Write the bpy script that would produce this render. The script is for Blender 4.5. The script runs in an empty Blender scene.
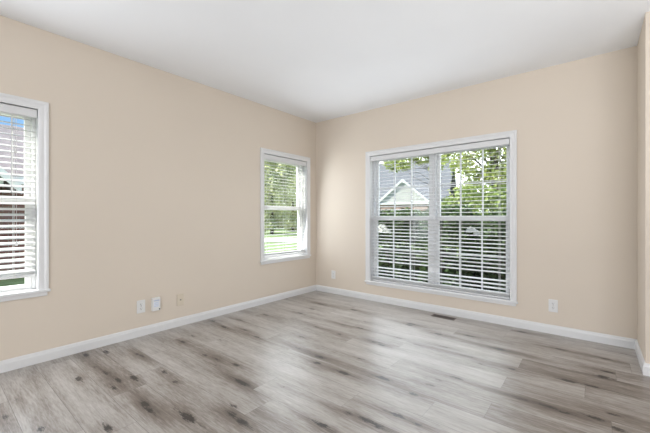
import bpy, math, random
import numpy as np
from mathutils import Vector, Matrix

# ------------------------------------------------------------------ camera, sky, sun, large lights, exposure
S = bpy.context.scene
COL = S.collection
H = 2.5                                   # ceiling height

cd = bpy.data.cameras.new('camera')
cam = bpy.data.objects.new('camera', cd)
COL.objects.link(cam)
cam.location = (3.2118, -3.7202, 1.0855)
cam.rotation_euler = (math.pi / 2, 0, 0.684883)
cd.sensor_width = 36.0
cd.lens = 36.0 * 328.69 / 650.0
cd.shift_y = 1.01 / 650.0
cd.clip_start = 0.02
S.camera = cam

vs = S.view_settings
vs.view_transform = 'Standard'
vs.look = 'None'
vs.gamma = 1.0
vs.use_curve_mapping = False
vs.exposure = 0.14

SKY_STRENGTH = 5.5
world = bpy.data.worlds.new('sky')
S.world = world
world.use_nodes = True
wn, wl = world.node_tree.nodes, world.node_tree.links
wn.clear()
w_out = wn.new('ShaderNodeOutputWorld')
w_bg = wn.new('ShaderNodeBackground')
w_bg.inputs['Strength'].default_value = SKY_STRENGTH
w_tc = wn.new('ShaderNodeTexCoord')
w_sep = wn.new('ShaderNodeSeparateXYZ')
wl.new(w_tc.outputs['Generated'], w_sep.inputs[0])
w_ramp = wn.new('ShaderNodeValToRGB')
w_ramp.color_ramp.elements[0].position = 0.0
w_ramp.color_ramp.elements[0].color = (0.110, 0.138, 0.174, 1)
w_ramp.color_ramp.elements[1].position = 0.5
w_ramp.color_ramp.elements[1].color = (0.046, 0.092, 0.191, 1)
e = w_ramp.color_ramp.elements.new(0.18)
e.color = (0.058, 0.104, 0.171, 1)
wl.new(w_sep.outputs['Z'], w_ramp.inputs[0])
w_noise = wn.new('ShaderNodeTexNoise')
w_noise.inputs['Scale'].default_value = 2.2
w_noise.inputs['Detail'].default_value = 6.0
wl.new(w_tc.outputs['Generated'], w_noise.inputs['Vector'])
# a bank of cloud lies to the north
w_add = wn.new('ShaderNodeMath'); w_add.operation = 'MULTIPLY_ADD'
w_add.inputs[1].default_value = 0.42
wl.new(w_sep.outputs['Y'], w_add.inputs[0])
wl.new(w_noise.outputs['Fac'], w_add.inputs[2])
w_cr = wn.new('ShaderNodeValToRGB')
w_cr.color_ramp.elements[0].position = 0.64
w_cr.color_ramp.elements[1].position = 0.80
wl.new(w_add.outputs[0], w_cr.inputs[0])
w_mix = wn.new('ShaderNodeMixRGB')
w_mix.inputs[2].default_value = (0.80, 0.83, 0.86, 1)
wl.new(w_cr.outputs['Color'], w_mix.inputs[0])
wl.new(w_ramp.outputs['Color'], w_mix.inputs[1])
wl.new(w_mix.outputs[0], w_bg.inputs['Color'])
wl.new(w_bg.outputs[0], w_out.inputs[0])

sd = bpy.data.lights.new('sun', 'SUN')
sd.energy = 13.0
sd.color = (1.0, 0.96, 0.88)
sd.angle = math.radians(1.5)
sun = bpy.data.objects.new('sun', sd)
COL.objects.link(sun)
sun.rotation_euler = Vector((0.53, 0.42, -0.74)).to_track_quat('-Z', 'Y').to_euler()


def area(name, loc, direction, sx, sy, power, color=(1, 1, 1), spread=180):
    d = bpy.data.lights.new(name, 'AREA')
    d.shape = 'RECTANGLE'
    d.size, d.size_y = sx, sy
    d.energy = power
    d.color = color
    d.spread = math.radians(spread)
    o = bpy.data.objects.new(name, d)
    COL.objects.link(o)
    o.location = loc
    o.rotation_euler = Vector(direction).to_track_quat('-Z', 'Y').to_euler()
    return o


DAY = (0.90, 0.96, 1.04)
area('fill_rear', (4.4, -6.7, 1.35), (-0.05, 1, 0.10), 4.0, 2.1, 122, (0.92, 0.97, 1.06))  # added fill lamp, unseen; the rear wall has no window
area('fill_upward', (4.2, -2.6, 0.9), (0, 0.05, 1), 1.5, 1.5, 27, (0.97, 0.98, 1.0))  # added unseen uplight that brightens the ceiling and the right wall
area('daylight_corner_window', (0.03, -0.60, 1.22), (0.95, 0.02, -0.16), 0.78, 1.3, 8.5, DAY)
area('daylight_side_window', (0.03, -3.57, 1.22), (1, 0.10, -0.02), 0.78, 1.3, 16, DAY)
area('daylight_double_window', (1.75, -0.03, 1.07), (0, -1, -0.05), 1.55, 1.55, 12, DAY)

# ------------------------------------------------------------------ materials


class NT:
    def __init__(s, name):
        s.m = bpy.data.materials.new(name)
        s.m.use_nodes = True
        s.n, s.l = s.m.node_tree.nodes, s.m.node_tree.links
        s.b = s.n['Principled BSDF']
        s.out = s.n['Material Output']

    def node(s, t, **kw):
        n = s.n.new(t)
        for k, v in kw.items():
            setattr(n, k, v)
        return n

    def link(s, a, b):
        s.l.new(a, b)

    def math(s, op, a, b=None, c=None):
        n = s.node('ShaderNodeMath', operation=op)
        for i, v in enumerate((a, b, c)):
            if v is None:
                continue
            if isinstance(v, (int, float)):
                n.inputs[i].default_value = v
            else:
                s.link(v, n.inputs[i])
        return n.outputs[0]

    def mix(s, f, a, b, mode='MIX'):
        n = s.node('ShaderNodeMixRGB', blend_type=mode)
        for i, v in enumerate((f, a, b)):
            if isinstance(v, (int, float)):
                n.inputs[i].default_value = v
            elif isinstance(v, tuple):
                n.inputs[i].default_value = v + (1,) if len(v) == 3 else v
            else:
                s.link(v, n.inputs[i])
        return n.outputs[0]

    def noise(s, vec, scale, detail=3, rough=0.5, dim='3D'):
        n = s.node('ShaderNodeTexNoise', noise_dimensions=dim)
        n.inputs['Scale'].default_value = scale
        n.inputs['Detail'].default_value = detail
        n.inputs['Roughness'].default_value = rough
        if vec is not None:
            s.link(vec, n.inputs['Vector'])
        return n.outputs['Fac']

    def bump(s, h, strength, dist=0.01):
        n = s.node('ShaderNodeBump')
        n.inputs['Strength'].default_value = strength
        n.inputs['Distance'].default_value = dist
        s.link(h, n.inputs['Height'])
        s.link(n.outputs[0], s.b.inputs['Normal'])

    def obj(s):
        return s.node('ShaderNodeTexCoord').outputs['Object']

    def scaled(s, vec, sc):
        n = s.node('ShaderNodeMapping')
        n.inputs['Scale'].default_value = sc
        s.link(vec, n.inputs['Vector'])
        return n.outputs[0]

    def ramp(s, fac, stops):
        n = s.node('ShaderNodeValToRGB')
        els = n.color_ramp.elements
        els[0].position, els[0].color = stops[0][0], stops[0][1] + (1,)
        els[1].position, els[1].color = stops[-1][0], stops[-1][1] + (1,)
        for p, c in stops[1:-1]:
            q = els.new(p)
            q.color = c + (1,)
        s.link(fac, n.inputs[0])
        return n.outputs[0]


def srgb(r, g, b):
    f = lambda c: c / 12.92 if c <= 0.04045 else ((c + 0.055) / 1.055) ** 2.4
    return (f(r / 255), f(g / 255), f(b / 255))


def speckled(name, col, rough=0.5, var=0.06, scale=30, bump=0.0, spec=0.5, bscale=200):
    t = NT(name)
    v = t.obj()
    n = t.noise(v, scale, 4)
    lo = tuple(c * (1 - var) for c in col)
    hi = tuple(min(1, c * (1 + var)) for c in col)
    t.link(t.ramp(n, [(0.3, lo), (0.7, hi)]), t.b.inputs['Base Color'])
    t.b.inputs['Roughness'].default_value = rough
    t.b.inputs['Specular IOR Level'].default_value = spec
    if bump:
        t.bump(t.noise(v, bscale, 2), bump, 0.002)
    return t.m


WALL_C = (0.690, 0.608, 0.512)
M = {}
M['wall'] = speckled('beige_wall_paint', WALL_C, 0.75, 0.012, 1.5, 0.12, 0.25, 160)
M['ceiling'] = speckled('white_ceiling_paint', (0.87, 0.88, 0.89), 0.9, 0.01, 2, 0.15, 0.1, 120)
M['trim'] = speckled('white_trim_paint', (0.72, 0.72, 0.715), 0.32, 0.01, 4, 0, 0.5)
M['vinyl'] = speckled('white_window_vinyl', (0.84, 0.84, 0.84), 0.35, 0.01, 4)
def slat_mat():
    t = NT('white_blind_slat')
    n = t.noise(t.obj(), 3.0, 3)
    c = t.ramp(n, [(0.3, (0.84, 0.84, 0.835)), (0.7, (0.86, 0.86, 0.855))])
    t.link(c, t.b.inputs['Base Color'])
    t.b.inputs['Roughness'].default_value = 0.45
    tl = t.node('ShaderNodeBsdfTranslucent')
    t.link(c, tl.inputs[0])
    mx = t.node('ShaderNodeMixShader')
    mx.inputs[0].default_value = 0.22
    t.link(t.b.outputs[0], mx.inputs[1])
    t.link(tl.outputs[0], mx.inputs[2])
    t.link(mx.outputs[0], t.out.inputs[0])
    return t.m


M['slat'] = slat_mat()
M['cord'] = speckled('white_blind_cord', (0.78, 0.78, 0.76), 0.8, 0.03, 60)
M['plate'] = speckled('white_plastic_plate', (0.75, 0.745, 0.73), 0.35, 0.01, 20)
M['almond'] = speckled('almond_plastic_plate', (0.66, 0.58, 0.46), 0.4, 0.02, 20)
M['slot'] = speckled('dark_socket_slot', (0.05, 0.045, 0.04), 0.6, 0.1, 50)
M['metal'] = speckled('dull_nickel', (0.42, 0.38, 0.33), 0.35, 0.05, 80)
M['metal'].node_tree.nodes['Principled BSDF'].inputs['Metallic'].default_value = 0.9
M['label'] = speckled('pale_blue_label', (0.70, 0.74, 0.82), 0.5, 0.04, 60)
M['bluegrey'] = speckled('blue_grey_print', (0.47, 0.53, 0.66), 0.5, 0.05, 60)
M['bronze'] = speckled('dark_brown_register', (0.040, 0.028, 0.022), 0.45, 0.15, 60)
M['bronze_frame'] = speckled('brown_register_frame', (0.11, 0.082, 0.068), 0.4, 0.1, 60)
M['bark'] = speckled('grey_brown_bark', (0.14, 0.115, 0.09), 0.9, 0.35, 12, 0.5, 0.2, 40)
M['petal'] = speckled('white_petals', (0.80, 0.79, 0.76), 0.6, 0.03, 20)
M['stem'] = speckled('dark_shrub_stems', (0.05, 0.04, 0.03), 0.9, 0.3, 12)


def glass():
    t = NT('window_glass')
    t.n.remove(t.b)
    tr = t.node('ShaderNodeBsdfTransparent')
    tr.inputs[0].default_value = (0.96, 0.98, 0.97, 1)
    gl = t.node('ShaderNodeBsdfGlossy')
    gl.inputs['Roughness'].default_value = 0.02
    lw = t.node('ShaderNodeLayerWeight')
    lw.inputs[0].default_value = 0.5
    fres = t.math('MULTIPLY_ADD', t.math('POWER', lw.outputs['Facing'], 5.0), 0.45, 0.02)
    mx = t.node('ShaderNodeMixShader')
    # a faint ripple so that the pane is not a perfect mirror
    nz = t.noise(t.obj(), 3.0, 2)
    bp = t.node('ShaderNodeBump')
    bp.inputs['Strength'].default_value = 0.02
    t.link(nz, bp.inputs['Height'])
    t.link(bp.outputs[0], gl.inputs['Normal'])
    t.link(fres, mx.inputs[0])
    t.link(tr.outputs[0], mx.inputs[1])
    t.link(gl.outputs[0], mx.inputs[2])
    t.link(mx.outputs[0], t.out.inputs[0])
    return t.m


M['glass'] = glass()


def leaf(name, c1, c2, c3):
    t = NT(name)
    g = t.node('ShaderNodeNewGeometry')
    col = t.ramp(g.outputs['Random Per Island'], [(0.0, c1), (0.5, c2), (1.0, c3)])
    t.link(col, t.b.inputs['Base Color'])
    t.b.inputs['Roughness'].default_value = 0.55
    t.b.inputs['Specular IOR Level'].default_value = 0.3
    tl = t.node('ShaderNodeBsdfTranslucent')
    t.link(col, tl.inputs[0])
    mx = t.node('ShaderNodeMixShader')
    mx.inputs[0].default_value = 0.4
    t.link(t.b.outputs[0], mx.inputs[1])
    t.link(tl.outputs[0], mx.inputs[2])
    t.link(mx.outputs[0], t.out.inputs[0])
    return t.m


M['leaf_spring'] = leaf('yellow_green_leaves', (0.30, 0.36, 0.09), (0.41, 0.47, 0.15), (0.52, 0.55, 0.28))
M['leaf_mid'] = leaf('mid_green_leaves', (0.16, 0.23, 0.06), (0.25, 0.33, 0.09), (0.35, 0.40, 0.16))
M['leaf_dark'] = leaf('dark_green_leaves', (0.020, 0.038, 0.016), (0.050, 0.095, 0.032), (0.12, 0.18, 0.065))
M['leaf_pale'] = leaf('pale_spring_leaves', (0.50, 0.54, 0.28), (0.62, 0.65, 0.38), (0.72, 0.72, 0.52))


def bricks(name, c1, c2, mortar, w=0.2, h=0.067):
    t = NT(name)
    g = t.node('ShaderNodeNewGeometry')
    tc = t.obj()
    sp = t.node('ShaderNodeSeparateXYZ')
    t.link(tc, sp.inputs[0])
    u = t.math('ADD', sp.outputs['X'], sp.outputs['Y'])
    cb = t.node('ShaderNodeCombineXYZ')
    t.link(u, cb.inputs[0])
    t.link(sp.outputs['Z'], cb.inputs[1])
    b = t.node('ShaderNodeTexBrick')
    b.inputs['Color1'].default_value = c1 + (1,)
    b.inputs['Color2'].default_value = c2 + (1,)
    b.inputs['Mortar'].default_value = mortar + (1,)
    b.inputs['Scale'].default_value = 1.0
    b.inputs['Brick Width'].default_value = w
    b.inputs['Row Height'].default_value = h
    b.inputs['Mortar Size'].default_value = 0.008
    t.link(cb.outputs[0], b.inputs['Vector'])
    n = t.noise(tc, 1.2, 4)
    dark = t.mix(1.0, b.outputs['Color'], t.ramp(n, [(0.3, (0.8, 0.8, 0.82)), (0.7, (1.05, 1.03, 1.0))]), 'MULTIPLY')
    t.link(dark, t.b.inputs['Base Color'])
    t.b.inputs['Roughness'].default_value = 0.85
    return t.m


M['brick_red'] = bricks('red_brick', (0.17, 0.060, 0.055), (0.23, 0.090, 0.08), (0.24, 0.20, 0.18))
M['brick_pink'] = bricks('pink_brick', (0.34, 0.21, 0.175), (0.40, 0.27, 0.23), (0.38, 0.33, 0.30))


def striped(name, c1, c2, axis='Z', period=0.15, frac=0.12, var=0.1, rough=0.7):
    t = NT(name)
    tc = t.obj()
    sp = t.node('ShaderNodeSeparateXYZ')
    t.link(tc, sp.inputs[0])
    f = t.math('FRACT', t.math('DIVIDE', sp.outputs[axis], period))
    m = t.math('LESS_THAN', f, frac)
    n = t.noise(tc, 6.0, 5)
    base = t.mix(1.0, c1, t.ramp(n, [(0.25, (1 - var,) * 3), (0.75, (1 + var,) * 3)]), 'MULTIPLY')
    t.link(t.mix(m, base, c2), t.b.inputs['Base Color'])
    t.b.inputs['Roughness'].default_value = rough
    return t.m


M['siding'] = striped('white_lap_siding', (0.46, 0.45, 0.43), (0.34, 0.34, 0.33), 'Z', 0.14, 0.08, 0.03)
M['roof_grey'] = striped('grey_roof_shingles', (0.12, 0.125, 0.14), (0.09, 0.095, 0.105), 'Z', 0.11, 0.2, 0.25, 0.9)
M['roof_mauve'] = striped('mauve_grey_roof_shingles', (0.15, 0.122, 0.13), (0.11, 0.09, 0.098), 'Z', 0.10, 0.2, 0.3, 0.9)
M['lawn'] = speckled('lawn_green', (0.15, 0.20, 0.09), 0.9, 0.3, 3.0, 0.6, 0.1, 30)
M['mulch'] = speckled('black_mulch', (0.014, 0.013, 0.014), 0.9, 0.5, 25, 0.8, 0.2, 60)
M['slate'] = speckled('dark_slate_edging', (0.042, 0.048, 0.060), 0.6, 0.35, 9, 0.4, 0.4, 40)
M['concrete'] = speckled('pale_concrete', (0.42, 0.41, 0.39), 0.8, 0.08, 4)
M['dark_pane'] = speckled('dark_house_glass', (0.03, 0.035, 0.045), 0.1, 0.2, 2)


def floor_mat():
    t = NT('grey_oak_plank')
    at = t.node('ShaderNodeAttribute', attribute_name='plank')
    sp = t.node('ShaderNodeSeparateColor')
    t.link(at.outputs['Color'], sp.inputs[0])
    tone, knot, rnd = sp.outputs[0], sp.outputs[1], sp.outputs[2]
    uv = t.node('ShaderNodeUVMap', uv_map='plank_uv').outputs[0]
    us = t.node('ShaderNodeSeparateXYZ')
    t.link(uv, us.inputs[0])
    u, v = us.outputs[0], us.outputs[1]
    tc = t.obj()
    os_ = t.node('ShaderNodeSeparateXYZ')
    t.link(tc, os_.inputs[0])
    cb = t.node('ShaderNodeCombineXYZ')
    t.link(os_.outputs[0], cb.inputs[0])
    t.link(os_.outputs[1], cb.inputs[1])
    t.link(t.math('MULTIPLY', rnd, 37.0), cb.inputs[2])
    base = cb.outputs[0]
    # smoky bands along the board, fine grain, pores
    n1 = t.noise(t.scaled(base, (1.3, 9.0, 1.0)), 1.0, 5, 0.55)
    n2 = t.noise(t.scaled(base, (4.0, 62.0, 1.0)), 1.0, 5, 0.65)
    n3 = t.noise(t.scaled(base, (16.0, 140.0, 1.0)), 1.0, 4, 0.65)
    n4 = t.noise(t.scaled(base, (4.0, 14.0, 1.0)), 1.0, 5, 0.6)
    f = t.math('ADD', t.math('MULTIPLY', n1, 0.50), t.math('MULTIPLY', n2, 0.46))
    f = t.math('ADD', f, t.math('MULTIPLY', n3, 0.52))
    f = t.math('ADD', f, t.math('MULTIPLY', n4, 0.30))
    f = t.math('SUBTRACT', f, 0.90)                       # about 0 in the mean
    f = t.math('ADD', t.math('MULTIPLY', f, 1.1), tone)
    col = t.ramp(f, [(0.0, (0.090, 0.070, 0.058)), (0.28, (0.200, 0.170, 0.145)),
                     (0.52, (0.362, 0.333, 0.304)), (0.75, (0.490, 0.464, 0.436)), (1.0, (0.57, 0.55, 0.52))])
    kn = t.noise(t.scaled(base, (40.0, 100.0, 1.0)), 1.0, 5, 0.72)
    kc = t.noise(t.scaled(base, (10.0, 150.0, 1.0)), 1.0, 3, 0.6)
    kk = t.math('ADD', t.math('MULTIPLY', kn, 2.9), t.math('MULTIPLY', kc, 1.6))
    kk = t.math('SUBTRACT', kk, 2.20)                     # about 0 in the mean
    k = t.math('MULTIPLY', t.math('ADD', t.math('MULTIPLY_ADD', knot, 1.35, -0.42), t.math('MULTIPLY', kk, t.math('MULTIPLY_ADD', knot, 1.0, 0.35))), 2.4)
    cl = t.node('ShaderNodeClamp')
    t.link(k, cl.inputs[0])
    col = t.mix(t.math('MULTIPLY', cl.outputs[0], 0.95), col, (0.024, 0.020, 0.019))
    # joints between boards
    ev = t.math('LESS_THAN', t.math('MINIMUM', v, t.math('SUBTRACT', 0.2, v)), 0.0011)
    el = t.math('LESS_THAN', u, 0.0014)
    edge = t.math('MAXIMUM', ev, el)
    col = t.mix(t.math('MULTIPLY', edge, 0.65), col, (0.05, 0.042, 0.036))
    t.link(col, t.b.inputs['Base Color'])
    r = t.math('MULTIPLY_ADD', n2, 0.16, 0.27)
    t.link(r, t.b.inputs['Roughness'])
    t.b.inputs['Specular IOR Level'].default_value = 0.62
    hgt = t.math('SUBTRACT', t.math('MULTIPLY', n3, 0.25), edge)
    t.bump(hgt, 0.12, 0.002)
    return t.m


M['floor'] = floor_mat()

# ------------------------------------------------------------------ mesh helpers


class MB:
    def __init__(s):
        s.v, s.f = [], []

    def add(s, verts, faces):
        o = len(s.v)
        s.v += [tuple(q) for q in verts]
        s.f += [tuple(i + o for i in f) for f in faces]
        return s

    def box(s, x0, x1, y0, y1, z0, z1):
        return s.add([(x0, y0, z0), (x1, y0, z0), (x1, y1, z0), (x0, y1, z0),
                      (x0, y0, z1), (x1, y0, z1), (x1, y1, z1), (x0, y1, z1)],
                     [(0, 3, 2, 1), (4, 5, 6, 7), (0, 1, 5, 4), (1, 2, 6, 5), (2, 3, 7, 6), (3, 0, 4, 7)])

    def prism(s, poly, a0, a1, plane='xz'):
        """poly extruded along the remaining axis"""
        def P(p, a):
            if plane == 'xz':
                return (p[0], a, p[1])
            if plane == 'yz':
                return (a, p[0], p[1])
            return (p[0], p[1], a)
        n = len(poly)
        vs_ = [P(p, a0) for p in poly] + [P(p, a1) for p in poly]
        fs = [tuple(range(n)), tuple(range(2 * n - 1, n - 1, -1))]
        fs += [(i, i + n, (i + 1) % n + n, (i + 1) % n) for i in range(n)]
        return s.add(vs_, fs)

    def tube(s, pts, rads, n=8, cap=True):
        pts = [Vector(p) for p in pts]
        rings = []
        up = Vector((0.13, 0.21, 1)).normalized()
        for i, p in enumerate(pts):
            d = (pts[min(i + 1, len(pts) - 1)] - pts[max(i - 1, 0)]).normalized()
            a = d.cross(up)
            if a.length < 1e-3:
                a = d.cross(Vector((1, 0, 0)))
            a.normalize()
            b = d.cross(a)
            r = rads[i] if isinstance(rads, (list, tuple)) else rads
            rings.append([p + a * r * math.cos(2 * math.pi * k / n) + b * r * math.sin(2 * math.pi * k / n) for k in range(n)])
        vs_ = [q for r in rings for q in r]
        fs = []
        for i in range(len(rings) - 1):
            for k in range(n):
                fs.append((i * n + k, i * n + (k + 1) % n, (i + 1) * n + (k + 1) % n, (i + 1) * n + k))
        if cap:
            fs.append(tuple(range(n - 1, -1, -1)))
            fs.append(tuple(range((len(rings) - 1) * n, len(rings) * n)))
        return s.add(vs_, fs)

    def build(s, name, mat, parent=None, bevel=0, seg=2, smooth=False, kind=None, loc=None):
        me = bpy.data.meshes.new(name)
        me.from_pydata(s.v, [], s.f)
        me.validate()
        me.update()
        o = bpy.data.objects.new(name, me)
        COL.objects.link(o)
        me.materials.append(mat)
        import bmesh
        bm = bmesh.new()
        bm.from_mesh(me)
        bmesh.ops.recalc_face_normals(bm, faces=bm.faces)
        bm.to_mesh(me)
        bm.free()
        if smooth:
            for p in me.polygons:
                p.use_smooth = True
        if bevel:
            b = o.modifiers.new('bevel', 'BEVEL')
            b.width = bevel
            b.segments = seg
            b.limit_method = 'ANGLE'
        if parent:
            o.parent = parent
        if kind:
            o['kind'] = kind
        if loc:
            o.location = loc
        return o


def empty(name, loc, rz=0.0):
    o = bpy.data.objects.new(name, None)
    o.empty_display_size = 0.1
    COL.objects.link(o)
    o.location = loc
    o.rotation_euler = (0, 0, rz)
    return o


def tag(o, label=None, cat=None, group=None, kind=None):
    if label:
        o['label'] = label
    if cat:
        o['category'] = cat
    if group:
        o['group'] = group
    if kind:
        o['kind'] = kind
    return o


def struct(o, label=None):
    return tag(o, label=label, kind='structure')


def wall_with_openings(m, length_axis, a0, a1, t0, t1, z0, z1, openings):
    """openings: list of (u0,u1,z0,z1); wall is split into boxes round them"""
    us = sorted({a0, a1} | {q for o in openings for q in o[:2]})
    zs = sorted({z0, z1} | {q for o in openings for q in o[2:]})
    for i in range(len(us) - 1):
        for j in range(len(zs) - 1):
            cu, cz = (us[i] + us[i + 1]) / 2, (zs[j] + zs[j + 1]) / 2
            if any(o[0] < cu < o[1] and o[2] < cz < o[3] for o in openings):
                continue
            if length_axis == 'x':
                m.box(us[i], us[i + 1], t0, t1, zs[j], zs[j + 1])
            else:
                m.box(t0, t1, us[i], us[i + 1], zs[j], zs[j + 1])


# ------------------------------------------------------------------ room shell
XR, YR = 6.6, -6.9             # far sides of the room, behind the photographer
ST_X, ST_Y = 3.490, -0.565     # the return beside the double window
T = 0.19

W1 = (-3.976, -3.172, 0.546, 1.898)       # along y
W2 = (-1.005, -0.201, 0.546, 1.898)
WB = (0.934, 2.568, 0.256, 1.893)         # along x

m = MB(); wall_with_openings(m, 'y', YR, T, -T, 0, -0.35, H, [(a, b, c - 0.022, d) for (a, b, c, d) in (W1, W2)])
struct(m.build('wall_left', M['wall']))
m = MB(); wall_with_openings(m, 'x', 0, ST_X, 0, T, -0.35, H, [(WB[0], WB[1], WB[2] - 0.022, WB[3])])
struct(m.build('wall_back', M['wall']))
m = MB(); m.box(ST_X, ST_X + 0.11, ST_Y, T, -0.35, H); m.box(ST_X + 0.11, XR, ST_Y, ST_Y + 0.15, -0.35, H)
struct(m.build('wall_return', M['wall']))
m = MB(); m.box(XR, XR + 0.15, YR, ST_Y + 0.15, -0.35, H)
struct(m.build('wall_right', M['wall']))
m = MB(); m.box(-T, XR + 0.15, YR - 0.15, YR, -0.35, H)
struct(m.build('wall_rear', M['wall']))
m = MB(); m.box(-T, XR + 0.15, YR - 0.15, T, H, H + 0.30)
struct(m.build('ceiling', M['ceiling']))
m = MB(); m.box(-T, XR + 0.15, YR - 0.15, T + 0.16, H + 0.301, H + 0.42); m.box(-T, ST_X, T + 0.001, T + 0.16, H + 0.15, H + 0.30)  # out of view; eave added and sized to cast shade on the hedge
struct(m.build('trim_2', M['trim']), 'roof edge of the house with an unseen eave added to shade the hedge')

# baseboards: moulded profile (distance from wall, height)
PROF = [(0, 0), (0.014, 0), (0.014, 0.058), (0.011, 0.066), (0.010, 0.074), (0.006, 0.082), (0, 0.083)]


def baseboard(name, pts):
    """pts: polyline along the wall foot, room on the right hand side of travel (mitred corners)"""
    pv = [Vector((p[0], p[1])) for p in pts]
    n = len(pv)
    verts, faces = [], []
    for i, p in enumerate(pv):
        dirs = []
        if i > 0:
            dirs.append((pv[i] - pv[i - 1]).normalized())
        if i < n - 1:
            dirs.append((pv[i + 1] - pv[i]).normalized())
        nrm = [Vector((d.y, -d.x)) for d in dirs]
        if len(nrm) == 2:
            b = (nrm[0] + nrm[1])
            b = b / (1 + nrm[0].dot(nrm[1]))
        else:
            b = nrm[0]
        for d, z in PROF:
            q = p + b * d
            verts.append((q.x, q.y, z))
    k = len(PROF)
    for i in range(n - 1):
        for j in range(k):
            faces.append((i * k + j, i * k + (j + 1) % k, (i + 1) * k + (j + 1) % k, (i + 1) * k + j))
    faces.append(tuple(range(k)))
    faces.append(tuple(range(n * k - 1, (n - 1) * k - 1, -1)))
    return struct(MB().add(verts, faces).build(name, M['trim']))


# the two runs meet in a mitre in the corner
b1 = baseboard('baseboard_left', [(0, YR), (0, 0)])
for v in b1.data.vertices:
    if v.co.y > -0.5:
        v.co.y = -v.co.x
b2 = baseboard('baseboard_back', [(0, 0), (ST_X, 0)])
for v in b2.data.vertices:
    if v.co.x < 0.5:
        v.co.x = -v.co.y
    else:
        v.co.x = ST_X + v.co.y
b3 = baseboard('baseboard_return', [(ST_X, 0), (ST_X, ST_Y), (XR, ST_Y)])
for v in b3.data.vertices:
    if v.co.y > -0.05 and v.co.x < ST_X + 0.01:
        v.co.y = v.co.x - ST_X

# ------------------------------------------------------------------ plank floor
def build_floor():
    rng = np.random.default_rng(11)
    PW = 0.20
    f_, yaw, cx, cy, cz, hy = 328.69, 0.684883, 3.2118, -3.7202, 1.0855, 217.51

    # knots: (x, y on the floor in metres, length, width, strength)
    knots = KNOTS
    joints = {10: [0.62, 2.09], 8: [0.95, 2.75], 3: [2.10, 3.33], 4: [1.35, 2.79], 1: [0.80, 2.58]}
    tones = {}
    V, F, C, UV = [], [], [], []
    nrow = int(math.ceil(-YR / PW))
    base = 0
    allv, allf, allc, alluv = [], [], [], []
    for r in range(nrow):
        y1 = -r * PW
        y0 = max(y1 - PW, YR)
        L = 1.22
        if r in joints:
            js = sorted(joints[r])
            xs = [js[0] - L * k for k in range(5, 0, -1)] + js
            while xs[-1] < XR:
                xs.append(xs[-1] + L)
        else:
            off = rng.uniform(0, L)
            xs = [off - L]
            while xs[-1] < XR:
                xs.append(xs[-1] + L)
        xs = [x for x in xs if x > 0.0 and x < XR]
        xs = [0.0] + xs + [XR]
        for i in range(len(xs) - 1):
            xa, xb = xs[i], xs[i + 1]
            if xb - xa < 0.01:
                continue
            fine = (xa < 4.6 and y0 > -4.3)
            st = 0.011 if fine else 0.2
            nx = max(2, int((xb - xa) / st) + 1)
            ny = max(2, int((y1 - y0) / (0.0105 if fine else 0.1)) + 1)
            X, Y = np.meshgrid(np.linspace(xa, xb, nx), np.linspace(y0, y1, ny), indexing='ij')
            X, Y = X.ravel(), Y.ravel()
            tone = 0.53 + rng.normal(0, 0.05)
            if r in (4, 8) and xa > 2.6:  # right-hand boards darker: partly own tone, partly shade put into the colour
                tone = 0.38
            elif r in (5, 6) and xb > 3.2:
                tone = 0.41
            rnd = rng.random()
            K = np.zeros_like(X)
            TN = np.full_like(X, tone)
            if fine:
                for (kx, ky, kl, kw, ks) in knots:
                    if not (xa - 0.02 < kx < xb + 0.02 and y0 - 0.02 < ky < y1 + 0.02):
                        continue
                    dx, dy = X - kx, Y - ky
                    K = np.maximum(K, ks * np.exp(-((dx / kl) ** 2 + (dy / kw) ** 2)))
                    K = np.maximum(K, ks * 0.52 * np.exp(-((dx / (kl * 3.0)) ** 2 + (dy / (kw * 0.75)) ** 2)))
                    TN = TN - 0.25 * ks * np.exp(-((dx / (kl * 4.5)) ** 2 + (dy / (kw * 2.6)) ** 2))
                TN = np.maximum(TN, 0.12)
            allv.append(np.stack([X, Y, np.zeros_like(X)], 1))
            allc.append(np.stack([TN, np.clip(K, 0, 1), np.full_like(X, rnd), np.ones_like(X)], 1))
            alluv.append(np.stack([X - xa, Y - (y1 - PW)], 1))
            idx = np.arange(nx * ny).reshape(nx, ny) + base
            q = np.stack([idx[:-1, :-1], idx[1:, :-1], idx[1:, 1:], idx[:-1, 1:]], -1).reshape(-1, 4)
            allf.append(q)
            base += nx * ny
    V = np.concatenate(allv); F = np.concatenate(allf); C = np.concatenate(allc); UV = np.concatenate(alluv)
    me = bpy.data.meshes.new('floor')
    me.vertices.add(len(V)); me.vertices.foreach_set('co', V.ravel().astype(np.float32))
    me.loops.add(F.size); me.loops.foreach_set('vertex_index', F.ravel().astype(np.int32))
    me.polygons.add(len(F))
    me.polygons.foreach_set('loop_start', (np.arange(len(F)) * 4).astype(np.int32))
    me.update(calc_edges=True)
    a = me.color_attributes.new('plank', 'FLOAT_COLOR', 'POINT')
    a.data.foreach_set('color', C.ravel().astype(np.float32))
    uvl = me.uv_layers.new(name='plank_uv')
    uvl.data.foreach_set('uv', UV[F.ravel()].ravel().astype(np.float32))
    me.materials.append(M['floor'])
    me.validate()
    o = bpy.data.objects.new('floor', me)
    COL.objects.link(o)
    return struct(o)


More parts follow.
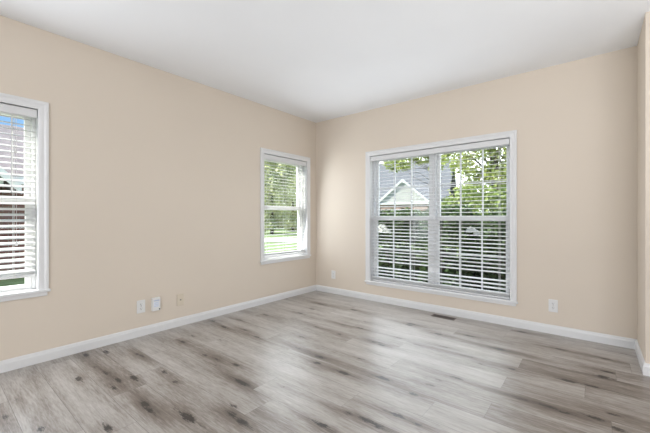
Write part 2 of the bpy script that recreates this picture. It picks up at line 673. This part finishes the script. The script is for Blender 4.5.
def knot_list():
    px = [(86, 355, 1.0), (106, 352, .9), (79, 379, .9), (95, 367, .6), (106, 373, .8), (118, 380, 1), (114, 388, .9), (134, 378, 1.1),
          (108, 428, 1.3), (145, 404, 1.0), (149, 410, 1), (142, 356, .8), (5, 417, .8), (41, 429, .8), (137, 354, .8), (188, 417, 1.3),
          (242, 422, 1.1), (231, 414, .9), (175, 382, .7), (164, 372, .7), (241, 382, 1.2), (236, 365, 1), (217, 359, .9), (205, 355, .8),
          (234, 406, .7), (183, 342, 1), (216, 365, .6), (220, 340, .6), (257, 337, .9), (298, 348, .7), (320, 357, 1), (317, 363, 1),
          (344, 373, 1.2), (322, 425, 1.3), (284, 387, .6), (243, 384, 1), (383, 378, 1), (361, 359, .7), (397, 415, .9), (348, 413, .7),
          (366, 420, .9), (374, 342, .8), (413, 394, .9), (456, 378, .8), (439, 380, .6), (430, 385, .7), (399, 338, .8), (380, 343, .7),
          (378, 426, .9), (417, 424, .8), (466, 356, .8), (481, 364, .7), (569, 381, 1.1), (591, 386, 1), (603, 377, 1.3), (608, 372, 1.2),
          (522, 399, .8), (549, 407, .9), (564, 412, .8), (596, 418, 1.1), (618, 429, 1), (612, 414, .8), (559, 349, .8), (606, 359, .8),
          (512, 369, .8), (500, 349, 1), (193, 336, .7), (213, 321, .9), (224, 327, 1), (240, 320, .9), (245, 330, .9), (266, 315, .9),
          (321, 304, 1.1), (354, 310, 1.0), (312, 309, .8), (300, 313, .9), (343, 325, .7), (360, 328, .9), (339, 334, .8), (382, 345, .8),
          (351, 319, .6), (317, 327, .7), (302, 337, .7), (366, 322, .6), (409, 325, 1.0), (412, 324, 1), (438, 334, 1), (470, 336, 1),
          (498, 349, .9), (522, 332, 1.0), (287, 299, .7), (340, 300, .5), (16, 400, .5), (445, 347, .7), (418, 345, .7)]
    f_, yaw, cx, cy, cz, hy = 328.69, 0.684883, 3.2118, -3.7202, 1.0855, 217.51
    fw = (-math.sin(yaw), math.cos(yaw)); r = (math.cos(yaw), math.sin(yaw))
    rnd = random.Random(5)
    out = []
    for x, y, s in px:
        t = cz * f_ / (y - hy)
        o = (x - 325) / f_
        out.append((cx + t * (fw[0] + o * r[0]), cy + t * (fw[1] + o * r[1]), rnd.uniform(.034, .062) * (0.7 + .4 * s), rnd.uniform(.013, .020) * (0.7 + .4 * s), min(1.0, .82 * s)))
    return out


KNOTS = knot_list()
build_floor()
m = MB(); m.box(-T, XR + 0.15, YR - 0.15, T, -0.40, -0.004)
struct(m.build('trim_1', M['trim']), 'subfloor slab')

# ------------------------------------------------------------------ windows
# local frame of a window: u along the wall, w outwards (0 = wall face), z up


def casing_mesh(u0, u1, z0, z1):
    """mitred moulded casing on both sides and the top of an opening"""
    prof = [(-0.004, 0.0), (-0.004, -0.008), (0.010, -0.011), (0.030, -0.012), (0.042, -0.017), (0.056, -0.017), (0.058, -0.013), (0.058, 0.0)]
    path = [((u0, z0), (-1, 0)), ((u0, z1), (-1, 1)), ((u1, z1), (1, 1)), ((u1, z0), (1, 0))]
    verts, faces = [], []
    k = len(prof)
    for (p, d) in path:
        for o, w in prof:
            verts.append((p[0] + d[0] * o, w, p[1] + d[1] * o))
    for i in range(3):
        for j in range(k):
            faces.append((i * k + j, i * k + (j + 1) % k, (i + 1) * k + (j + 1) % k, (i + 1) * k + j))
    faces.append(tuple(range(k)))
    faces.append(tuple(range(4 * k - 1, 3 * k - 1, -1)))
    return MB().add(verts, faces)


def frame_boxes(m, u0, u1, z0, z1, w0, w1, su, st, sb):
    """rectangular frame: su side width, st top, sb bottom"""
    m.box(u0, u0 + su, w0, w1, z0, z1)
    m.box(u1 - su, u1, w0, w1, z0, z1)
    m.box(u0 + su, u1 - su, w0, w1, z1 - st, z1)
    m.box(u0 + su, u1 - su, w0, w1, z0, z0 + sb)


def sash_unit(root, u0, u1, z0, z1, zm, grid):
    """double-hung unit: outer frame, upper sash (outer track), lower sash (inner track)"""
    fr = 0.020
    m = MB(); frame_boxes(m, u0, u1, z0, z1, 0.078, 0.172, fr, fr, 0.006)
    m.build('window_frame', M['vinyl'], root, 0.002)
    a, b = u0 + fr, u1 - fr
    for nm, (za, zb, w0, w1, st, sb) in (('upper_sash', (zm - 0.028, z1 - fr, 0.128, 0.158, 0.035, 0.05)),
                                        ('lower_sash', (z0 + 0.006, zm + 0.028, 0.094, 0.126, 0.056, 0.030))):
        m = MB(); frame_boxes(m, a, b, za, zb, w0, w1, 0.035, st, sb)
        s = m.build(nm, M['vinyl'], root, 0.003)
        ga, gb, gz0, gz1 = a + 0.035, b - 0.035, za + sb, zb - st
        wc = (w0 + w1) / 2
        g = MB(); g.box(ga - 0.004, gb + 0.004, wc - 0.002, wc + 0.002, gz0 - 0.004, gz1 + 0.004)
        g.build('pane', M['glass'], s)
        if grid:
            q = MB()
            for k in (1, 2):
                c = ga + (gb - ga) * k / 3
                q.box(c - 0.0075, c + 0.0075, wc - 0.008, wc + 0.008, gz0, gz1)
            c = (gz0 + gz1) / 2
            q.box(ga, gb, wc - 0.0075, wc + 0.0075, c - 0.0075, c + 0.0075)
            q.build('muntins', M['vinyl'], s, 0.002)


def window(name, label, rz, U, zm, units, grid):
    u0, u1, z0, z1 = U
    root = struct(empty(name, (0, 0, 0), rz), label)
    casing_mesh(u0, u1, z0, z1).build('casing', M['trim'], root)
    m = MB()                                            # jamb lining
    m.box(u0, u0 + 0.004, 0, 0.176, z0, z1); m.box(u1 - 0.004, u1, 0, 0.176, z0, z1)
    m.box(u0 + 0.004, u1 - 0.004, 0, 0.176, z1 - 0.004, z1)
    m.build('jamb', M['trim'], root)
    m = MB()
    m.box(u0 - 0.068, u1 + 0.068, -0.026, -0.0005, z0 - 0.022, z0)
    m.box(u0 + 0.001, u1 - 0.001, -0.0005, 0.176, z0 - 0.022, z0)
    m.build('sill', M['trim'], root, 0.005, 3)
    m = MB(); m.box(u0 - 0.050, u1 + 0.050, -0.014, 0.0, z0 - 0.050, z0 - 0.022)
    m.build('apron', M['trim'], root, 0.003)
    for (a, b) in units:
        sash_unit(root, a, b, z0 + 0.0005, z1 - 0.0045, zm, grid)
    if len(units) == 2:
        m = MB(); m.box(units[0][1], units[1][0], 0.070, 0.176, z0, z1 - 0.004)
        m.build('mullion', M['vinyl'], root, 0.002)
    return root


window('window_1', 'single window at the left edge of the photo', math.pi / 2, W1, 1.214, [(W1[0] + .004, W1[1] - .004)], False)
window('window_2', 'single window beside the room corner', math.pi / 2, W2, 1.214, [(W2[0] + .004, W2[1] - .004)], False)
window('window_3', 'double window with white grilles', 0.0, WB, 1.075, [(WB[0] + .004, 1.737), (1.760, WB[1] - .004)], True)

# ------------------------------------------------------------------ blinds


def blind(name, label, rz, U, tilt, z_bottom, cords, wand=None, pull=None, skip=(), stack=0, curl=0.0):
    u0, u1, z0, z1 = U
    a, b = u0 + 0.010, u1 - 0.010
    root = empty(name, (0, 0, 0), rz)
    tag(root, label, 'window blind', 'white slat blinds hung in the windows')
    m = MB(); m.box(a, b, 0.018, 0.070, z1 - 0.052, z1 - 0.010)
    m.build('headrail', M['slat'], root, 0.002)
    m = MB()
    prof = [(0.004, z1 - 0.072), (0.012, z1 - 0.072), (0.012, z1 - 0.011), (0.004, z1 - 0.011), (0.000, z1 - 0.016), (0.002, z1 - 0.024), (0.002, z1 - 0.058), (0.000, z1 - 0.066)]
    m.prism(prof, a, b, 'yz')
    m.build('valance', M['slat'], root)
    # slats: gently crowned section, room edge tipped down by tilt
    m = MB()
    pitch, ztop = 0.0415, z1 - 0.086
    n = int((ztop - z_bottom - 0.024) / pitch) + 1
    zs = [ztop - k * pitch for k in range(n)]
    zs = [z for k, z in enumerate(zs) if k not in skip]
    sw, th = 0.050, 0.0028
    def slat(zc, t):
        pts = []
        for s_ in (-0.5, -0.25, 0, 0.25, 0.5):
            cr = 0.0022 * (1 - (2 * s_) ** 2)
            pts.append((s_ * sw, cr))
        lo = [(p[0], p[1] - th) for p in reversed(pts)]
        poly = []
        ct, sn = math.cos(t), math.sin(t)
        for (x, z) in pts + lo:
            poly.append((0.046 + x * ct - z * sn, zc + x * sn + z * ct))
        m.prism(poly, a + 0.003, b - 0.003, 'yz')
    for z in zs:
        k = max(0.0, 1 - (z - z_bottom) / 0.28)
        slat(z, tilt + curl * k)
    for k in range(stack):
        slat(z_bottom + 0.020 + k * 0.0095, tilt * 0.3)
    m.build('slats', M['slat'], root)
    m = MB(); m.box(a + 0.003, b - 0.003, 0.022, 0.072, z_bottom - 0.009, z_bottom + 0.009)
    m.build('bottom_rail', M['slat'], root, 0.004, 3)
    m = MB()
    for c in cords:
        u = a + (b - a) * c
        for w in (0.0195, 0.0725):
            m.box(u - 0.0013, u + 0.0013, w - 0.0006, w + 0.0006, z_bottom, z1 - 0.05)
    m.build('ladder_cords', M['cord'], root)
    if wand:
        u, zb = wand
        m = MB(); m.tube([(u, 0.006, z1 - 0.070), (u, 0.0075, z1 - 0.1), (u, 0.008, zb + 0.05), (u, 0.008, zb)], [0.0025, 0.0042, 0.0042, 0.0055], 8)
        m.build('tilt_wand', M['slat'], root, smooth=True)
    if pull:
        for (u, zb) in pull:
            m = MB(); m.tube([(u, 0.008, z1 - 0.068), (u, 0.009, zb)], 0.0012, 6)
            c = m.build('pull_cord', M['cord'], root)
            t = MB(); t.tube([(u, 0.009, zb + 0.004), (u, 0.009, zb - 0.006), (u, 0.009, zb - 0.030), (u, 0.009, zb - 0.034)], [0.003, 0.0055, 0.0085, 0.006], 10)
            t.build('tassel', M['cord'], c, smooth=True)
    return root


R = math.radians
blind('slat_blind', 'white slat blind in the leftmost window, bottom rail raised off the sill', math.pi / 2, W1, R(19), 0.655, (0.12, 0.5, 0.845),
      wand=(-3.318, 1.26), pull=[(-3.300, 1.585), (-3.292, 0.915)], curl=R(3), stack=1)
blind('slat_blind', 'white slat blind in the single window nearest the corner, lowered to the sill', math.pi / 2, W2, R(2), 0.580, (0.12, 0.5, 0.88), stack=3)
blind('slat_blind', 'wide white slat blind across the double window with one slat missing', 0.0, WB, R(7.5), 0.268, (0.045, 0.36, 0.56, 0.70, 0.94), skip=(32,), stack=3)

# ------------------------------------------------------------------ wall plates


def disc_pts(cx, cz, r, n=20, flat=0.0):
    out = []
    for k in range(n):
        a = 2 * math.pi * k / n
        x, z = r * math.cos(a), r * math.sin(a)
        if flat:
            z = max(-flat, min(flat, z))
        out.append((cx + x, cz + z))
    return out


def outlet(label, loc, rz):
    root = empty('wall_outlet', loc, rz)
    tag(root, label, 'electrical outlet', 'white duplex outlets above the baseboards')
    m = MB(); m.box(-0.036, 0.036, -0.0065, 0.0, -0.0585, 0.0585)
    m.build('cover_plate', M['plate'], root, 0.004, 3)
    for zc in (0.0195, -0.0195):
        m = MB(); m.prism(disc_pts(0, zc, 0.0172, 24, 0.0142), -0.0085, -0.004, 'xz')
        r = m.build('receptacle', M['plate'], root, 0.0008)
        s = MB()
        s.box(-0.0080, -0.0052, -0.0088, -0.0080, zc - 0.001, zc + 0.0085)
        s.box(0.0052, 0.0075, -0.0088, -0.0080, zc + 0.0005, zc + 0.0080)
        s.prism(disc_pts(0, zc - 0.0075, 0.0030, 12), -0.0088, -0.0080, 'xz')
        s.build('slots', M['slot'], r)
    m = MB(); m.prism(disc_pts(0, 0, 0.0035, 14), -0.0082, -0.005, 'xz')
    m.build('screw', M['metal'], root)
    return root


LW = math.pi / 2       # plates on the left wall face +x
outlet('white duplex outlet on the left wall, left of the white plug-in box', (0.0, -2.455, 0.270), LW)
outlet('white duplex outlet between the room corner and the double window', (0.332, 0.0, 0.268), 0.0)
outlet('white duplex outlet on the back wall, right of the double window', (2.921, 0.0, 0.263), 0.0)

root = empty('wall_jack', (0.0, -2.085, 0.262), LW)
tag(root, 'almond cable jack plate on the left wall, rightmost of the three', 'cable outlet')
m = MB(); m.box(-0.036, 0.036, -0.0065, 0.0, -0.0585, 0.0585)
m.build('cover_plate', M['almond'], root, 0.004, 3)
m = MB(); m.prism(disc_pts(0, 0, 0.0075, 6), -0.0095, -0.005, 'xz')
nut = m.build('hex_nut', M['metal'], root)
m = MB(); m.prism(disc_pts(0, 0, 0.0048, 16), -0.0175, -0.008, 'xz')
m.build('threaded_connector', M['metal'], nut)
for z in (0.042, -0.042):
    m = MB(); m.prism(disc_pts(0, z, 0.003, 12), -0.0078, -0.005, 'xz')
    m.build('screw', M['almond'], root)

root = empty('wall_box', (0.0, -2.328, 0.270), LW)
tag(root, 'thick white box with blue printed label on the left wall', 'wall device')
m = MB(); m.box(-0.037, 0.037, -0.030, 0.0, -0.062, 0.062)
m.build('housing', M['plate'], root, 0.005, 3)
m = MB(); m.box(-0.026, 0.026, -0.0308, -0.0295, 0.030, 0.041)
m.build('printed_band', M['bluegrey'], root)
m = MB(); m.box(-0.026, 0.022, -0.0306, -0.0295, -0.026, 0.024)
lb = m.build('label_panel', M['label'], root)
m = MB()
for k in range(3):
    m.box(-0.022, 0.016, -0.0310, -0.0300, -0.018 + k * 0.015, -0.0155 + k * 0.015)
m.build('printed_lines', M['bluegrey'], lb)
m = MB(); m.prism(disc_pts(0.027, -0.049, 0.0062, 14), -0.0325, -0.028, 'xz')
m.build('indicator_light', M['slot'], root, 0.0006)

# ------------------------------------------------------------------ floor register
root = empty('floor_register', (1.948, -0.135, 0.0005), R(-1.0))
tag(root, 'dark brown metal floor vent beside the baseboard under the double window', 'floor vent')
m = MB(); frame_boxes(m, -0.125, 0.125, -0.045, 0.045, 0, 1, 0.012, 0.012, 0.012)
m.v = [(x, z, w * 0.004) for (x, w, z) in m.v]
m.build('frame', M['bronze_frame'], root, 0.001)
m = MB(); m.box(-0.115, 0.115, -0.035, 0.035, 0.0, 0.001)
m.build('grille_back', M['slot'], root)
m = MB()
for k in range(15):
    u = -0.106 + k * 0.0151
    m.box(u - 0.0022, u + 0.0022, -0.034, 0.034, 0.001, 0.0034)
m.box(-0.113, 0.113, -0.0025, 0.0025, 0.001, 0.0036)
m.build('louvers', M['bronze'], root)

# ------------------------------------------------------------------ outdoors
GZ = -0.32
m = MB(); m.box(-60, 30, -40, 70, GZ - 0.2, GZ)
struct(m.build('ground', M['lawn']), 'lawn around the house')
m = MB(); m.box(-2.6, 6.0, 0.30, 4.6, GZ, GZ + 0.03)
struct(m.build('planting_bed', M['mulch']), 'black mulch bed below the double window')
m = MB()
m.prism([(-31.9, 0.4), (-28.9, -2.0), (-4.9, 12.4), (-7.9, 14.8)], GZ + 0.001, GZ + 0.03, 'xy')
o = struct(m.build('sidewalk', M['concrete']), 'pale concrete walk across the lawn')
m = MB()
xs_ = [-1.5 + 0.52 * k for k in range(12)]
for k, x in enumerate(xs_):
    m.box(x, x + 0.505, 1.22 + 0.006 * (k % 3), 1.36, GZ + 0.03, GZ + 0.23 + 0.004 * (k % 2))
tag(m.build('garden_edging', M['slate'], None, 0.012), 'low dark slate edging in front of the hedge under the double window', 'garden edging')


def quads(rng, pos, size, aspect=0.55):
    """one folded leaf per point"""
    n = len(pos)
    d = rng.normal(size=(n, 3)); d /= np.linalg.norm(d, axis=1)[:, None]
    e_ = rng.normal(size=(n, 3)); e_ -= d * (e_ * d).sum(1)[:, None]; e_ /= np.linalg.norm(e_, axis=1)[:, None]
    s = size * rng.uniform(0.7, 1.3, (n, 1))
    nn = np.cross(d, e_)
    a = pos - d * s; b = pos + e_ * s * aspect + nn * s * 0.18; c = pos + d * s; f = pos - e_ * s * aspect + nn * s * 0.18
    V = np.stack([a, b, c, f], 1).reshape(-1, 3)
    return V


def leaves(name, mat, parent, V):
    n = len(V) // 4
    me = bpy.data.meshes.new(name)
    me.vertices.add(len(V)); me.vertices.foreach_set('co', V.ravel().astype(np.float32))
    base = (np.arange(n) * 4)[:, None]
    F = np.concatenate([base + np.array([[0, 1, 2]]), base + np.array([[0, 2, 3]])], 1).reshape(-1, 3)
    me.loops.add(F.size); me.loops.foreach_set('vertex_index', F.ravel().astype(np.int32))
    me.polygons.add(len(F)); me.polygons.foreach_set('loop_start', (np.arange(len(F)) * 3).astype(np.int32))
    me.update(calc_edges=True)
    me.materials.append(mat)
    o = bpy.data.objects.new(name, me)
    COL.objects.link(o)
    o.parent = parent
    return o


def tree(name, label, cat, loc, seed, height, trunk_r, blobs, nleaf, size, mat, group=None, lean=(0, 0)):
    """blobs: list of (dx,dy,dz,rx,ry,rz,share) foliage masses, z measured from the base"""
    rng = np.random.default_rng(seed)
    root = empty(name, loc)
    tag(root, label, cat, group)
    m = MB()
    top = Vector((lean[0], lean[1], height * 0.75))
    pts = [Vector((0, 0, -0.05)), Vector((lean[0] * .2, lean[1] * .2, height * 0.2)), Vector((lean[0] * .55, lean[1] * .55, height * 0.45)), top]
    m.tube(pts, [trunk_r * 1.2, trunk_r, trunk_r * 0.7, trunk_r * 0.25], 9)
    for bl in blobs:
        for k in range(5):
            t0 = rng.uniform(0.3, 0.9)
            st = pts[1].lerp(pts[3], t0)
            v = rng.normal(size=3); v /= np.linalg.norm(v)
            en = Vector((bl[0] + v[0] * bl[3] * .8, bl[1] + v[1] * bl[4] * .8, bl[2] + v[2] * bl[5] * .8))
            mid = st.lerp(en, 0.5) + Vector((0, 0, 0.08 * height * rng.uniform(-.3, 1)))
            m.tube([st, mid, en], [trunk_r * 0.32, trunk_r * 0.2, trunk_r * 0.06], 6)
    m.build('trunk', M['bark'], root, smooth=True)
    P = []
    for bl in blobs:
        n = int(nleaf * bl[6])
        nc = max(4, n // 60)                         # leaves gather in sprays
        v = rng.normal(size=(nc, 3)); v /= np.linalg.norm(v, axis=1)[:, None]
        c = v * rng.uniform(0.25, 1.0, (nc, 1)) ** 0.5
        c = c * np.array(bl[3:6]) + np.array(bl[0:3])
        q = c[rng.integers(0, nc, n)] + rng.normal(size=(n, 3)) * np.array(bl[3:6]) * 0.13
        P.append(q)
    leaves('foliage', mat, root, quads(rng, np.concatenate(P), size))
    return root


def shrub(name, label, cat, loc, seed, rx, ry, z0, z1, nleaf, size, mat, group, flowers=(), boxy=1.0):
    rng = np.random.default_rng(seed)
    root = empty(name, loc)
    tag(root, label, cat, group)
    m = MB()
    for k in range(9):
        a = rng.uniform(0, 2 * math.pi)
        r = rng.uniform(0.3, 0.75)
        e0 = Vector((0.08 * math.cos(a), 0.08 * math.sin(a), -0.02))
        e1 = Vector((rx * r * math.cos(a) * .6, ry * r * math.sin(a) * .6, (z0 + z1) * .35))
        e2 = Vector((rx * r * math.cos(a), ry * r * math.sin(a), z1 * 0.8))
        m.tube([e0, e1, e2], [0.018, 0.013, 0.005], 6)
    m.build('stems', M['stem'], root, smooth=True)
    v = rng.normal(size=(nleaf, 3)); v /= np.linalg.norm(v, axis=1)[:, None]
    v = np.sign(v) * np.abs(v) ** boxy
    rr = rng.uniform(0.35, 1.0, (nleaf, 1)) ** 0.45 * (1 + 0.10 * np.sin(v[:, :1] * 9 + seed) * np.cos(v[:, 2:] * 8))
    P = v * rr * np.array([rx, ry, (z1 - z0) / 2]) + np.array([0, 0, (z0 + z1) / 2])
    leaves('foliage', mat, root, quads(rng, P, size))
    for (fx, fy, fz, fr, fh) in flowers:              # rounded heads of small white petals
        nq = 150
        v = rng.normal(size=(nq, 3)); v /= np.linalg.norm(v, axis=1)[:, None]
        v[:, 2] = np.abs(v[:, 2]) * 1.0 - 0.25
        P = v * np.array([fr, fr, fh]) + np.array([fx - loc[0], fy - loc[1], fz - loc[2]])
        leaves('flower_head', M['petal'], root, quads(rng, P, 0.020, 0.8))
    return root


HG = 'dark evergreen shrubs outside the double window'
hx = [-0.68, 0.29, 1.26, 2.23, 3.20]
hl = ['dark green shrub outside the double window, leftmost of the row',
      'dark shrub with a large white flower head behind the left half of the double window',
      'dark green shrub outside, behind the middle post of the double window',
      'dark shrub with a small white flower head behind the right half of the double window',
      'dark green shrub outside, at the right edge of the double window']
fl = [(), ((0.285, 1.46, 0.855, 0.10, 0.13), (0.41, 1.47, 0.83, 0.04, 0.055)), (), ((1.79, 1.48, 0.885, 0.06, 0.065), (1.87, 1.48, 0.85, 0.04, 0.045)), ()]
for k in range(5):
    shrub('evergreen_shrub', hl[k], 'shrub', (hx[k], 2.05 + 0.06 * (k % 2), GZ + 0.03), 20 + k, 0.45, 0.48, 0.02, 1.50 + 0.05 * (k % 3), 6500, 0.040, M['leaf_dark'], HG, fl[k], 0.55)

hb2 = ['second-row dark shrub outside, seen through the left half of the double window',
       'second-row dark shrub outside, just left of the middle post of the double window',
       'second-row dark shrub outside, just right of the middle post of the double window',
       'second-row dark shrub outside, seen at the right end of the double window']
for k in range(4):
    shrub('evergreen_shrub', hb2[k], 'shrub', (hx[k] + 0.30, 3.15 + 0.04 * (k % 2), GZ + 0.03), 30 + k, 0.41, 0.42, 0.02, 1.46 + 0.05 * (k % 2), 4500, 0.044, M['leaf_dark'], HG, (), 0.55)

# big spring tree seen in the right half of the double window
tree('leafy_tree', 'yellow-green spring tree with dark trunk filling the right half of the double window', 'tree', (0.9, 8.3, GZ), 3, 6.5, 0.15,
     [(0.9, 0.2, 3.2, 1.2, 1.1, 1.9, .40), (-0.1, 0, 2.3, 1.3, 1.0, .8, .22), (-0.9, 0.0, 3.9, 1.2, 1.0, 1.2, .14), (0.6, 0.2, 5.2, 1.7, 1.2, 1.1, .24)], 15000, 0.070, M['leaf_spring'], 'trees beyond the double window', (-0.5, 0.2))
tree('leafy_tree', 'thin bright green tree in front of the grey roof, upper left of the double window', 'tree', (-2.43, 11.04, GZ), 7, 6.4, 0.05,
     [(-1.6, -.1, 4.0, .75, .6, .45, .35), (-0.6, 0, 4.35, .9, .6, .6, .35), (0.2, 0, 4.4, .7, .5, .8, .3)], 3600, 0.068, M['leaf_spring'], 'trees beyond the double window')
shrub('leafy_bush', 'mid green bush below the spring tree, seen through the right half of the double window', 'bush', (0.6, 6.4, GZ), 41, 1.25, .9, 0.2, 2.35, 5000, 0.065, M['leaf_mid'], 'green bushes beyond the double window')
shrub('leafy_bush', 'mid green bush in front of the pink brick house', 'bush', (-4.2, 12.4, GZ), 42, 1.6, .7, 0.1, 1.72, 3600, 0.065, M['leaf_mid'], 'green bushes beyond the double window')
# pale trees far off, seen through the window near the corner
pl = ['pale spring tree beyond the lawn, at the left in the corner window view',
      'pale spring tree beyond the lawn, in the middle of the corner window view',
      'pale spring tree beyond the lawn, at the right in the corner window view']
for k, (x, y, h) in enumerate([(-26.8, 20.7, 9.6), (-20.3, 19.9, 9.6), (-18.0, 15.1, 8.6)]):
    tree('pale_tree', pl[k], 'tree', (x, y, GZ), 60 + k, h, 0.13,
         [(0, 0, h * .42, 2.1, 2.1, h * .32, .5), (0, 0, 1.1, 1.5, 1.5, 1.0, .18), (0.3, 0.2, h * .72, 1.8, 1.8, h * .28, .4)], 9000, 0.15, M['leaf_pale'], 'pale trees across the lawn')
bl_ = ['dark far hedge bush across the lawn, left in the corner window view', 'dark far hedge bush across the lawn, middle of the corner window view',
       'dark far hedge bush across the lawn, right in the corner window view']
for k, (x, y) in enumerate([(-31.5, 24.7), (-29.4, 26.5), (-27.2, 28.3)]):
    shrub('hedge_bush', bl_[k], 'bush', (x, y, GZ), 80 + k, 0.86, 0.86, 0.0, 2.6, 3000, 0.14, M['leaf_dark'], 'dark bushes across the lawn', (), 0.6)


def quad_roof(m, a, b, c, d, th):
    """sloping slab between four corners (top face), th thick downwards"""
    P = [Vector(q) for q in (a, b, c, d)]
    vs_ = P + [p - Vector((0, 0, th)) for p in P]
    m.add(vs_, [(0, 1, 2, 3), (7, 6, 5, 4), (0, 4, 5, 1), (1, 5, 6, 2), (2, 6, 7, 3), (3, 7, 4, 0)])


def house_window(root, x, z0, w, h, y, horizontal=True):
    """white framed window on the -y face of a house in its own frame"""
    m = MB(); frame_boxes(m, x - w / 2, x + w / 2, z0, z0 + h, y - 0.05, y + 0.02, 0.08, 0.08, 0.08)
    m.box(x - 0.03, x + 0.03, y - 0.04, y + 0.02, z0 + 0.08, z0 + h - 0.08)
    m.box(x - w / 2 + .08, x + w / 2 - .08, y - 0.035, y + 0.02, z0 + h / 2 - 0.025, z0 + h / 2 + 0.025)
    f = m.build('window', M['siding'], root)
    m = MB(); m.box(x - w / 2 + 0.06, x + w / 2 - 0.06, y - 0.012, y + 0.01, z0 + 0.06, z0 + h - 0.06)
    m.build('pane', M['dark_pane'], f)


# house with a white gable beyond the double window: front of the wing faces the room
ang = math.atan2(0.449, 0.924) * 0.5
hb = empty('gabled_house', (-7.57, 18.45, GZ), ang)
tag(hb, 'grey-roofed house with a white gable over pink brick beyond the double window', 'house')
m = MB(); m.box(-3.2, 2.8, 1.2, 8.2, 0, 2.9)
m.build('main_wall', M['brick_pink'], hb)
m = MB(); quad_roof(m, (-3.6, 0.7, 2.75), (3.1, 0.7, 2.75), (3.1, 4.7, 6.25), (-3.6, 4.7, 6.25), 0.18)
quad_roof(m, (3.1, 8.7, 2.75), (-3.6, 8.7, 2.75), (-3.6, 4.7, 6.25), (3.1, 4.7, 6.25), 0.18)
m.build('main_roof', M['roof_grey'], hb)
m = MB(); m.box(-1.75, 1.75, 0, 1.3, 0, 2.45)
m.build('wing_wall', M['brick_pink'], hb)
m = MB(); m.prism([(-1.85, 2.45), (1.85, 2.45), (0, 4.05)], -0.03, 3.2, 'xz')
m.build('gable', M['siding'], hb)
m = MB()
quad_roof(m, (-2.15, -0.09, 2.30), (0, -0.09, 4.18), (0, 3.6, 4.18), (-2.15, 3.6, 2.30), 0.10)
quad_roof(m, (0, -0.09, 4.18), (2.15, -0.09, 2.30), (2.15, 3.6, 2.30), (0, 3.6, 4.18), 0.10)
m.build('wing_roof', M['roof_grey'], hb)
m = MB()
m.prism([(-2.17, 2.14), (-2.17, 2.34), (0, 4.23), (2.17, 2.34), (2.17, 2.14), (0, 4.03)], -0.13, -0.08, 'xz')
m.build('rake_board', M['trim'], hb)
m = MB(); m.box(-1.85, 1.85, -0.08, -0.03, 2.36, 2.50)
m.build('frieze_board', M['trim'], hb)
house_window(hb, -0.55, 0.75, 1.0, 1.25, 0.0)
house_window(hb, 0.65, 0.75, 1.0, 1.25, 0.0)
house_window(hb, 2.3, 0.8, 0.8, 1.4, 1.2)

# red brick neighbour beyond the left window: its front looks towards +x
ha = empty('brick_house', (-7.8, -3.5, GZ), math.pi / 2)
tag(ha, 'red brick house with a mauve-grey roof seen through the window at the left edge', 'house')
# own frame: x runs along +y of the world, -y of the frame faces the room
m = MB(); m.box(-6.0, 4.6, 0, 7.0, 0, 2.55)
m.build('main_wall', M['brick_red'], ha)
m = MB(); quad_roof(m, (-6.4, -0.35, 2.40), (5.0, -0.35, 2.40), (5.0, 3.5, 4.36), (-6.4, 3.5, 4.36), 0.16)
quad_roof(m, (5.0, 7.35, 2.40), (-6.4, 7.35, 2.40), (-6.4, 3.5, 4.36), (5.0, 3.5, 4.36), 0.16)
m.build('main_roof', M['roof_mauve'], ha)
m = MB(); m.box(-6.42, 5.02, -0.42, -0.35, 2.20, 2.38)
m.build('gutter', M['trim'], ha)
m = MB(); m.box(-1.2, 0.85, -0.95, 0.2, 0, 2.25)
m.build('wing_wall', M['brick_red'], ha)
m = MB(); m.prism([(-1.25, 2.25), (0.90, 2.25), (-0.175, 3.45)], -0.98, 1.6, 'xz')
m.build('gable', M['roof_grey'], ha)
m = MB()
quad_roof(m, (-1.5, -1.15, 2.08), (-0.175, -1.15, 3.58), (-0.175, 2.0, 3.58), (-1.5, 2.0, 2.08), 0.09)
quad_roof(m, (-0.175, -1.15, 3.58), (1.15, -1.15, 2.08), (1.15, 2.0, 2.08), (-0.175, 2.0, 3.58), 0.09)
m.build('wing_roof', M['roof_mauve'], ha)
m = MB()
m.prism([(-1.52, 1.92), (-1.52, 2.12), (-0.175, 3.64), (1.17, 2.12), (1.17, 1.92), (-0.175, 3.42)], -1.21, -1.14, 'xz')
m.build('rake_board', M['trim'], ha)
m = MB(); m.box(-1.25, 0.90, -1.02, -0.96, 2.12, 2.27)
m.build('frieze_board', M['trim'], ha)
